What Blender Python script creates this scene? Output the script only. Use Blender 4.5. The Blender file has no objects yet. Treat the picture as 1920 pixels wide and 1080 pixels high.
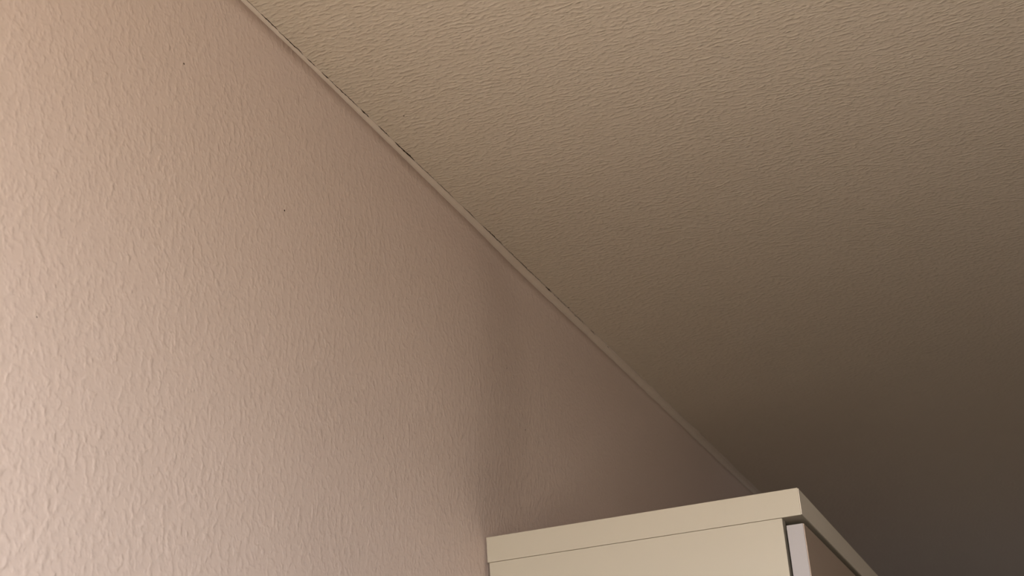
import bpy, bmesh, math, random
from mathutils import Vector, Matrix, noise

S = bpy.context.scene
C = S.collection

# ---------------------------------------------------------------- camera
CZ = 1.6212                      # eye height
H = 2.5017                       # ceiling height
cam = bpy.data.cameras.new('camera')
camo = bpy.data.objects.new('camera', cam)
C.objects.link(camo)
yaw, pitch, roll = 0.3774, 0.4226, -0.0619
F = Vector((-math.sin(yaw)*math.cos(pitch), math.cos(yaw)*math.cos(pitch), math.sin(pitch)))
r0 = Vector((math.cos(yaw), math.sin(yaw), 0)); u0 = r0.cross(F)
R_ = r0*math.cos(roll) + u0*math.sin(roll)
U_ = -r0*math.sin(roll) + u0*math.cos(roll)
M = Matrix((R_, U_, -F)).transposed().to_4x4()
M.translation = Vector((0.6748, 0, CZ))
camo.matrix_world = M
cam.sensor_width = 36
cam.lens = 2536.3/1920*36
cam.clip_start = 0.02
cam.dof.use_dof = True
cam.dof.focus_distance = 1.55
cam.dof.aperture_fstop = 14
S.camera = camo

# ---------------------------------------------------------------- daylight
SKY_UP = (0.43, 0.46, 0.485)
G_LEVEL = 0.205
GROUND = (1.0, 0.86, 0.66)
W = bpy.data.worlds.new('daylight'); S.world = W; W.use_nodes = True
nt = W.node_tree; nt.nodes.clear()
out = nt.nodes.new('ShaderNodeOutputWorld'); bg = nt.nodes.new('ShaderNodeBackground')
tc = nt.nodes.new('ShaderNodeTexCoord'); sx = nt.nodes.new('ShaderNodeSeparateXYZ')
mr = nt.nodes.new('ShaderNodeMapRange')
mr.inputs['From Min'].default_value = -0.12; mr.inputs['From Max'].default_value = 0.12
nt.links.new(tc.outputs['Generated'], sx.inputs[0]); nt.links.new(sx.outputs['Z'], mr.inputs['Value'])
# ground outside: warm on the window side, bluish tint added towards +X to cool the second window's light
gm = nt.nodes.new('ShaderNodeMix'); gm.data_type = 'RGBA'
gm.inputs['A'].default_value = (*[c*G_LEVEL for c in GROUND], 1)
gm.inputs['B'].default_value = (*[c*G_LEVEL*1.1 for c in (0.76, 0.84, 0.95)], 1)
gr_ = nt.nodes.new('ShaderNodeMapRange'); gr_.inputs['From Min'].default_value = 0.78; gr_.inputs['From Max'].default_value = 0.96
nt.links.new(sx.outputs['X'], gr_.inputs['Value']); nt.links.new(gr_.outputs[0], gm.inputs['Factor'])
sk = nt.nodes.new('ShaderNodeMix'); sk.data_type = 'RGBA'
nt.links.new(mr.outputs[0], sk.inputs['Factor']); nt.links.new(gm.outputs['Result'], sk.inputs['A'])
sk.inputs['B'].default_value = (*SKY_UP, 1)
nt.links.new(sk.outputs['Result'], bg.inputs['Color'])
bg.inputs['Strength'].default_value = 50.0
nt.links.new(bg.outputs[0], out.inputs[0])

S.view_settings.view_transform = 'Standard'
S.view_settings.look = 'None'
S.view_settings.gamma = 1
S.view_settings.use_curve_mapping = False
S.view_settings.exposure = 0.0
S.cycles.max_bounces = 10
S.cycles.diffuse_bounces = 8
S.cycles.sample_clamp_indirect = 8

# ---------------------------------------------------------------- materials
def mat(name, col, rough=0.6, spec=0.3, metal=0.0):
    m = bpy.data.materials.new(name); m.use_nodes = True
    b = m.node_tree.nodes['Principled BSDF']
    b.inputs['Base Color'].default_value = (*col, 1)
    b.inputs['Roughness'].default_value = rough
    b.inputs['Specular IOR Level'].default_value = spec
    b.inputs['Metallic'].default_value = metal
    return m

def speckle(m, col, amt, scale):
    """faint uneven tint of the surface itself"""
    t = m.node_tree; b = t.nodes['Principled BSDF']
    co = t.nodes.new('ShaderNodeTexCoord')
    n = t.nodes.new('ShaderNodeTexNoise'); n.inputs['Scale'].default_value = scale; n.inputs['Detail'].default_value = 4
    t.links.new(co.outputs['Object'], n.inputs['Vector'])
    mx = t.nodes.new('ShaderNodeMix'); mx.data_type = 'RGBA'
    mx.inputs['A'].default_value = (*col, 1)
    mx.inputs['B'].default_value = (*[c*(1-amt) for c in col], 1)
    t.links.new(n.outputs['Fac'], mx.inputs['Factor'])
    t.links.new(mx.outputs['Result'], b.inputs['Base Color'])
    return co

def woodchip(name, col, rough, dist, tint=0.04, strength=1.0, fine=(1, 1, 1)):
    """painted woodchip paper: scattered soft chips under the paint"""
    m = mat(name, col, rough, 0.25)
    t = m.node_tree; b = t.nodes['Principled BSDF']
    co = speckle(m, col, tint, 3.0)
    def math_(op, a, b_=None, clamp=False):
        n = t.nodes.new('ShaderNodeMath'); n.operation = op; n.use_clamp = clamp
        for i, v in enumerate((a, b_)):
            if v is None: continue
            if isinstance(v, (int, float)): n.inputs[i].default_value = v
            else: t.links.new(v, n.inputs[i])
        return n.outputs[0]
    mp = t.nodes.new('ShaderNodeMapping'); mp.inputs['Scale'].default_value = fine
    t.links.new(co.outputs['Object'], mp.inputs['Vector'])
    # gently warped coordinates so the chips are irregular
    wn = t.nodes.new('ShaderNodeTexNoise'); wn.inputs['Scale'].default_value = 60; wn.inputs['Detail'].default_value = 1
    t.links.new(mp.outputs[0], wn.inputs['Vector'])
    ad = t.nodes.new('ShaderNodeMixRGB'); ad.blend_type = 'ADD'; ad.inputs[0].default_value = 0.006
    t.links.new(mp.outputs[0], ad.inputs[1]); t.links.new(wn.outputs['Color'], ad.inputs[2])
    hs = None
    # scattered chips: voronoi cells, raised by a random amount each
    n = t.nodes.new('ShaderNodeTexVoronoi'); n.feature = 'F1'; n.inputs['Scale'].default_value = 225
    t.links.new(ad.outputs[0], n.inputs['Vector'])
    r = t.nodes.new('ShaderNodeMapRange'); r.interpolation_type = 'SMOOTHSTEP'
    r.inputs['From Min'].default_value = 0.62; r.inputs['From Max'].default_value = 0.0
    t.links.new(n.outputs['Distance'], r.inputs['Value'])
    sp = t.nodes.new('ShaderNodeSeparateXYZ'); t.links.new(n.outputs['Color'], sp.inputs[0])
    k = t.nodes.new('ShaderNodeMapRange'); k.interpolation_type = 'SMOOTHSTEP'
    k.inputs['From Min'].default_value = 0.35; k.inputs['From Max'].default_value = 1.0
    t.links.new(sp.outputs[0], k.inputs['Value'])
    hs = math_('MULTIPLY', math_('MULTIPLY', r.outputs[0], k.outputs[0]), 0.8)
    # pulpy swelling of the paper between them
    n = t.nodes.new('ShaderNodeTexNoise'); n.inputs['Scale'].default_value = 130
    n.inputs['Detail'].default_value = 1.5; n.inputs['Roughness'].default_value = 0.5
    t.links.new(mp.outputs[0], n.inputs['Vector'])
    r = t.nodes.new('ShaderNodeMapRange'); r.interpolation_type = 'SMOOTHSTEP'
    r.inputs['From Min'].default_value = 0.40; r.inputs['From Max'].default_value = 0.80
    t.links.new(n.outputs['Fac'], r.inputs['Value'])
    hs = math_('ADD', hs, math_('MULTIPLY', r.outputs[0], 1.6))
    bp = t.nodes.new('ShaderNodeBump'); bp.inputs['Strength'].default_value = strength
    bp.inputs['Distance'].default_value = dist
    t.links.new(hs, bp.inputs['Height']); t.links.new(bp.outputs[0], b.inputs['Normal'])
    return m

def laminate(name, col, rough=0.42):
    m = mat(name, col, rough, 0.4)
    t = m.node_tree; b = t.nodes['Principled BSDF']
    co = speckle(m, col, 0.03, 6.0)
    n = t.nodes.new('ShaderNodeTexNoise'); n.inputs['Scale'].default_value = 900; n.inputs['Detail'].default_value = 2
    t.links.new(co.outputs['Object'], n.inputs['Vector'])
    bp = t.nodes.new('ShaderNodeBump'); bp.inputs['Strength'].default_value = 0.15; bp.inputs['Distance'].default_value = 0.0001
    t.links.new(n.outputs['Fac'], bp.inputs['Height']); t.links.new(bp.outputs[0], b.inputs['Normal'])
    return m

WALL = woodchip('pink_woodchip_wall', (0.70, 0.57, 0.525), 0.75, 0.00026, fine=(1.25, 1.2, 1.1))
CEIL = woodchip('cream_woodchip_ceiling', (0.64, 0.56, 0.475), 0.75, 0.00040, fine=(0.95, 1.75, 1.3))
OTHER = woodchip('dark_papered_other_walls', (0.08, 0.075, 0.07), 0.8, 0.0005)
CAULK = mat('caulk', (0.71, 0.60, 0.53), 0.6, 0.3); speckle(CAULK, (0.71, 0.60, 0.53), 0.10, 60)
CRACK = mat('crack_dark', (0.05, 0.032, 0.022), 0.95, 0.05); speckle(CRACK, (0.05, 0.032, 0.022), 0.5, 200)
CREAM = laminate('cream_laminate', (0.48, 0.43, 0.355))
EDGE = laminate('brightened_front_edge', (0.86, 0.78, 0.68))  # paler than the board, standing in for light on its front edge
TAUPE = laminate('taupe_door_front', (0.50, 0.385, 0.31))
WHITE = laminate('white_laminate', (0.39, 0.36, 0.37))
DARKB = mat('hinge_metal', (0.45, 0.43, 0.40), 0.35, 0.5, 1.0); speckle(DARKB, (0.45, 0.43, 0.40), 0.1, 50)
FRAME = laminate('window_frame_paint', (0.8, 0.8, 0.78))

# dark wooden floor (planks)
FLOOR = mat('dark_wood_floor', (0.42, 0.27, 0.16), 0.5, 0.3)
t = FLOOR.node_tree
co = t.nodes.new('ShaderNodeTexCoord'); br = t.nodes.new('ShaderNodeTexBrick')
br.inputs['Scale'].default_value = 1.0; br.inputs['Brick Width'].default_value = 1.2; br.inputs['Row Height'].default_value = 0.14
br.inputs['Mortar Size'].default_value = 0.002
br.inputs['Color1'].default_value = (0.12, 0.075, 0.05, 1); br.inputs['Color2'].default_value = (0.10, 0.06, 0.04, 1)
br.inputs['Mortar'].default_value = (0.03, 0.02, 0.012, 1)
t.links.new(co.outputs['Object'], br.inputs['Vector']); t.links.new(br.outputs['Color'], t.nodes['Principled BSDF'].inputs['Base Color'])

# ---------------------------------------------------------------- helpers
def obj(name, bm, m, parent=None, bevel=0.0, seg=2, smooth=False):
    if bevel:
        bmesh.ops.bevel(bm, geom=list(bm.edges), offset=bevel, segments=seg, affect='EDGES', profile=0.5)
    bmesh.ops.recalc_face_normals(bm, faces=list(bm.faces))
    me = bpy.data.meshes.new(name); bm.to_mesh(me); bm.free()
    for p in me.polygons: p.use_smooth = smooth
    me.materials.append(m)
    o = bpy.data.objects.new(name, me); C.objects.link(o)
    if parent: o.parent = parent
    return o

def box(bm, a, b):
    vs = [bm.verts.new((x, y, z)) for z in (a[2], b[2]) for y in (a[1], b[1]) for x in (a[0], b[0])]
    for f in ((0,1,3,2), (4,6,7,5), (0,4,5,1), (2,3,7,6), (0,2,6,4), (1,5,7,3)):
        bm.faces.new([vs[i] for i in f])
    return vs

def boxo(name, a, b, m, parent=None, bevel=0.0):
    bm = bmesh.new(); box(bm, a, b)
    return obj(name, bm, m, parent, bevel)

def struct(o, label=None):
    o['kind'] = 'structure'
    if label: o['label'] = label
    return o

# ---------------------------------------------------------------- room shell
XW = -0.004          # face of the pink wall
XR = 3.3             # opposite wall
YB = -0.27           # window wall behind the camera
YF = 5.60            # far wall
T = 0.24
def sm(a, b, v):
    k = min(max((v-a)/(b-a), 0.0), 1.0); return k*k*(3-2*k)
def uneven(y, z):
    """plaster unevenness of the wall in metres: a low ridge beside the wardrobe, exaggerated for its shading"""
    yc = 1.63 - 0.05*sm(2.3, 2.0, z)
    g = 0.0022*sm(yc-0.40, yc-0.08, y) - 0.0086*sm(yc-0.07, yc+0.15, y) + 0.0054*sm(yc+0.16, yc+1.0, y)  # ridge falls away steeply to darken the wall beyond it
    g += 0.0007*noise.noise(Vector((y*4.5, z*4.5, 1.7)))
    g -= 0.0045*sm(H-0.10, H-0.01, z)*sm(1.15, 1.55, y)*sm(1.95, 1.65, y)  # hollow shaped in below the ceiling to darken the wall there
    return g*(1 - 0.5*sm(H-0.05, H, z))
ys = [YB-T, YB, -0.1, 0.3] + [0.5+0.02*i for i in range(130)] + [3.3, 4.0, YF, YF+T]
zs = [0, 0.8, 1.5] + [1.7+0.02*i for i in range(40)] + [H]
bm = bmesh.new()
gr = [[bm.verts.new((XW + (uneven(y, z) if 0.5 < y < 3.2 and z > 1.6 else 0), y, z)) for z in zs] for y in ys]
for i in range(len(ys)-1):
    for j in range(len(zs)-1):
        bm.faces.new((gr[i][j], gr[i+1][j], gr[i+1][j+1], gr[i][j+1]))
ret = bmesh.ops.extrude_face_region(bm, geom=list(bm.faces))
for v in ret['geom']:
    if isinstance(v, bmesh.types.BMVert): v.co.x = XW-T
wall_l = struct(obj('wall_left', bm, WALL, smooth=True), 'pink woodchip papered wall')
ceiling = struct(boxo('ceiling', (XW-T, YB-T, H), (XR+T, YF+T, H+0.25), CEIL), 'cream woodchip papered ceiling')
floor = struct(boxo('floor', (XW-T, YB-T, -0.12), (XR+T, YF+T, 0), FLOOR), 'dark wooden board floor')
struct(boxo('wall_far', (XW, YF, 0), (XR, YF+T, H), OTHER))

def wall_with_hole(name, axis, pos, thick, a0, a1, h0, h1, z0, z1):
    """one wall slab with one rectangular opening (h0..h1, z0..z1)"""
    bm = bmesh.new()
    for (p, q, u, v) in ((a0, h0, 0, H), (h1, a1, 0, H), (h0, h1, 0, z0), (h0, h1, z1, H)):
        if axis == 'y': box(bm, (p, pos, u), (q, pos+thick, v))
        else: box(bm, (pos, p, u), (pos+thick, q, v))
    bmesh.ops.remove_doubles(bm, verts=list(bm.verts), dist=1e-5)
    return struct(obj(name, bm, OTHER))

WX0, WX1, WZ0, WZ1 = 0.26, 1.26, 0.98, 2.30
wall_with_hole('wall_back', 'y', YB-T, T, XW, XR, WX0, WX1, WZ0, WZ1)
RY0, RY1, RZ0, RZ1 = 4.55, 5.3, 0.85, 1.5
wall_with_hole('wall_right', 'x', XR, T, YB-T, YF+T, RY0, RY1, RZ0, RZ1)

def window(name, axis, pos, a0, a1, z0, z1):
    bm = bmesh.new(); w = 0.06
    def bb(p, q, u, v):
        if axis == 'y': box(bm, (p, pos, u), (q, pos+0.06, v))
        else: box(bm, (pos, p, u), (pos+0.06, q, v))
    bb(a0, a0+w, z0, z1); bb(a1-w, a1, z0, z1); bb(a0+w, a1-w, z0, z0+w); bb(a0+w, a1-w, z1-w, z1)
    mid = (a0+a1)/2
    if a1-a0 > 0.9: bb(mid-w/2, mid+w/2, z0+w, z1-w)
    return struct(obj(name, bm, FRAME))
window('window_1', 'y', YB-T+0.03, WX0, WX1, WZ0, WZ1)
window('window_2', 'x', XR+T-0.09, RY0, RY1, RZ0, RZ1)

def portal(name, loc, rot, sx_, sy_):
    l = bpy.data.lights.new(name, 'AREA'); l.shape = 'RECTANGLE'; l.size = sx_; l.size_y = sy_
    l.cycles.is_portal = True
    o = bpy.data.objects.new(name, l); C.objects.link(o); o.location = loc; o.rotation_euler = rot
portal('window_portal', ((WX0+WX1)/2, YB-T-0.01, (WZ0+WZ1)/2), (math.radians(90), 0, 0), WX1-WX0, WZ1-WZ0)
portal('window_portal', (XR+T+0.01, (RY0+RY1)/2, (RZ0+RZ1)/2), (math.radians(90), 0, math.radians(90)), RY1-RY0, RZ1-RZ0)

# ---------------------------------------------------------------- caulk fillet in the wall / ceiling corner, with its crack
random.seed(5)
def leg(y):
    base = 0.0034 + 0.0086*min(max((y-1.1)/1.6, 0), 1)
    return base*(1 + 0.16*noise.noise(Vector((y*9, 0.3, 0))) + 0.10*noise.noise(Vector((y*31, 4.3, 0))))
def wob(y): return 0.0010*noise.noise(Vector((y*55, 9.1, 0))) + 0.0009*noise.noise(Vector((y*170, 2.1, 0)))
bm = bmesh.new(); prev = None; y = YB+0.01; K = 6
while y < YF-0.01:
    a = leg(y)
    xb = XW + (uneven(y, H) if 0.5 < y < 3.2 else 0) + 0.0001
    ring = [bm.verts.new((xb-0.003, y, H+0.0005))]
    for k in range(K+1):
        th = math.pi/2*k/K                      # concave quarter round from wall to ceiling
        px = xb + max(XW+a-xb, 0.002)*(1-math.cos(th))
        pz = H - a*(1-math.sin(th))
        ring.append(bm.verts.new((px, y, pz)))
    if prev:
        n = len(ring)
        for i in range(n): bm.faces.new((prev[i], prev[(i+1)%n], ring[(i+1)%n], ring[i]))
    else: bm.faces.new(ring)
    prev = ring; y += 0.006
bm.faces.new(prev[::-1])
trim = struct(obj('trim_1', bm, CAULK, smooth=True), 'pale caulk fillet along the corner of wall and ceiling')
# crack: a ragged hairline along the ceiling side of the fillet, in broken runs (y0, y1, half width)
runs = [(0.93,1.020,.00016),(1.022,1.055,.00030),(1.058,1.110,.00036),(1.118,1.136,.00030),(1.15,1.165,.00048),(1.168,1.235,.00030),
        (1.24,1.262,.00045),(1.285,1.315,.00036),(1.33,1.385,.00055),(1.388,1.44,.00022),(1.45,1.50,.0002),(1.53,1.575,.00022),
        (1.60,1.67,.00040),(1.675,1.84,.00028),(1.842,1.868,.00065),(1.87,1.94,.00030),(1.945,2.02,.00030),(2.05,2.075,.0003),(2.12,2.15,.0003)]
bm = bmesh.new()
for (ya, yb, hw) in runs:
    n = max(4, int((yb-ya)/0.003)); prev = None
    for i in range(n+1):
        y = ya + (yb-ya)*i/n; f = math.sin(math.pi*(0.04+0.92*i/n))**0.5
        w = 1.35*hw*f*(0.6+0.8*random.random())
        x = max(XW + min(leg(y)*0.97, 0.0062), XW + uneven(y, H) + 0.002) + wob(y); z = H - 0.0001
        vs = [bm.verts.new((x-w, y, H)), bm.verts.new((x-w*0.8, y, z-w*0.6)), bm.verts.new((x+w*0.8, y, z-w*0.6)), bm.verts.new((x+w, y, H))]
        if prev:
            for k in range(4): bm.faces.new((prev[k], prev[(k+1)%4], vs[(k+1)%4], vs[k]))
        else: bm.faces.new(vs)
        prev = vs
    bm.faces.new(prev[::-1])
ck = obj('crack', bm, CRACK, trim); ck['label'] = 'thin dark broken crack'

# tiny dark specks on wall and ceiling paint
def speck(parent, p, r, nrm):
    bm = bmesh.new(); bmesh.ops.create_icosphere(bm, subdivisions=2, radius=r)
    for v in bm.verts:
        v.co *= 1+0.35*noise.noise(v.co*900+Vector(p)*50)
        v.co -= nrm*(v.co.dot(nrm))*0.7
        v.co += Vector(p)
    o = obj('dark_speck', bm, CRACK, parent, smooth=True); o['label'] = 'tiny dark speck'
for (y, z, r) in ((1.080,2.2902,.0011), (0.898,2.3652,.0010), (1.294,2.3012,.0006), (0.735,2.0412,.0007), (1.730,2.2322,.0008), (1.673,2.3082,.0007)):
    speck(wall_l, (XW, y, z), r, Vector((1,0,0)))
for (x, y, r) in ((0.039,1.280,.0009), (0.0035,1.940,.0016)):
    speck(ceiling, (x, y, H), r, Vector((0,0,1)))

# ---------------------------------------------------------------- wardrobe
Y0 = 1.560; ZT = 2.040; TT = 0.0324; DP = 0.3771; DD = 0.4015; DG = 0.0098; L = 1.00; DEP = 0.400
wr = bpy.data.objects.new('wardrobe', None); C.objects.link(wr); wr.location = (0.2, Y0+L/2, 0)
wr['label'] = 'cream wardrobe with a thick top board, standing against the pink wall under the ceiling'
wr['category'] = 'wardrobe'
O = Vector(wr.location)
def wp(name, a, b, m, parent=None, bevel=0.0006):
    par = parent or wr
    off = O if par is wr else O + Vector(par.location)
    return boxo(name, [a[i]-off[i] for i in range(3)], [b[i]-off[i] for i in range(3)], m, par, bevel)
ZB = ZT-TT
wp('top_board', (0.0, Y0, ZB), (DEP, Y0+L, ZT), CREAM, bevel=0.0005)
wp('brightened_edge', (DEP+0.00005, Y0+0.0008, ZB+0.0008), (DEP+0.0009, Y0+L-0.0008, ZT-0.0008), EDGE, bevel=0.0003)['label'] = 'added strip that brightens the front edge of the top board'  # strip added over the board front, light put into its colour
wp('side_panel', (0.0022, Y0+0.0006, 0.0), (DP, Y0+0.018, ZB-0.0003), CREAM)
wp('side_panel', (0.0022, Y0+L-0.018, 0.0), (DP, Y0+L-0.0006, ZB-0.0003), CREAM)
wp('back_panel', (0.003, Y0+0.0185, 0.06), (0.009, Y0+L-0.0185, ZB-0.0005), CREAM, bevel=0.0003)
wp('bottom_board', (0.0095, Y0+0.0185, 0.06), (DP, Y0+L-0.0185, 0.078), CREAM)
wp('plinth', (DP-0.04, Y0+0.0185, 0.0), (DP-0.022, Y0+L-0.0185, 0.0595), CREAM)
for z in (0.5, 0.95, 1.4, 1.72):
    wp('shelf', (0.0095, Y0+0.0185, z), (DP-0.02, Y0+L-0.0185, z+0.018), CREAM)
DT0 = DP+0.0036
ZD = ZB-DG
def door(y0, y1, hy):
    d = wp('door', (DT0, y0, 0.065), (DD-0.0012, y1, ZD), WHITE, bevel=0.0006)
    wp('front_face', (DD-0.00115, y0+0.0004, 0.0654), (DD-0.0002, y1-0.0004, ZD-0.0004), TAUPE, d, bevel=0.0003)['label'] = 'taupe door front'
    bm = bmesh.new()
    a = Vector((DD, hy, 1.0))-O
    box(bm, a, a+Vector((0.022, 0.012, 0.16)))
    box(bm, a+Vector((0.0,0,0.0)), a+Vector((0.010, 0.012, 0.012)))
    h = obj('handle', bm, DARKB, d); return d
door(Y0+0.001, Y0+L/2-0.0015, Y0+L/2-0.05)
door(Y0+L/2+0.0015, Y0+L-0.001, Y0+L/2+0.038)
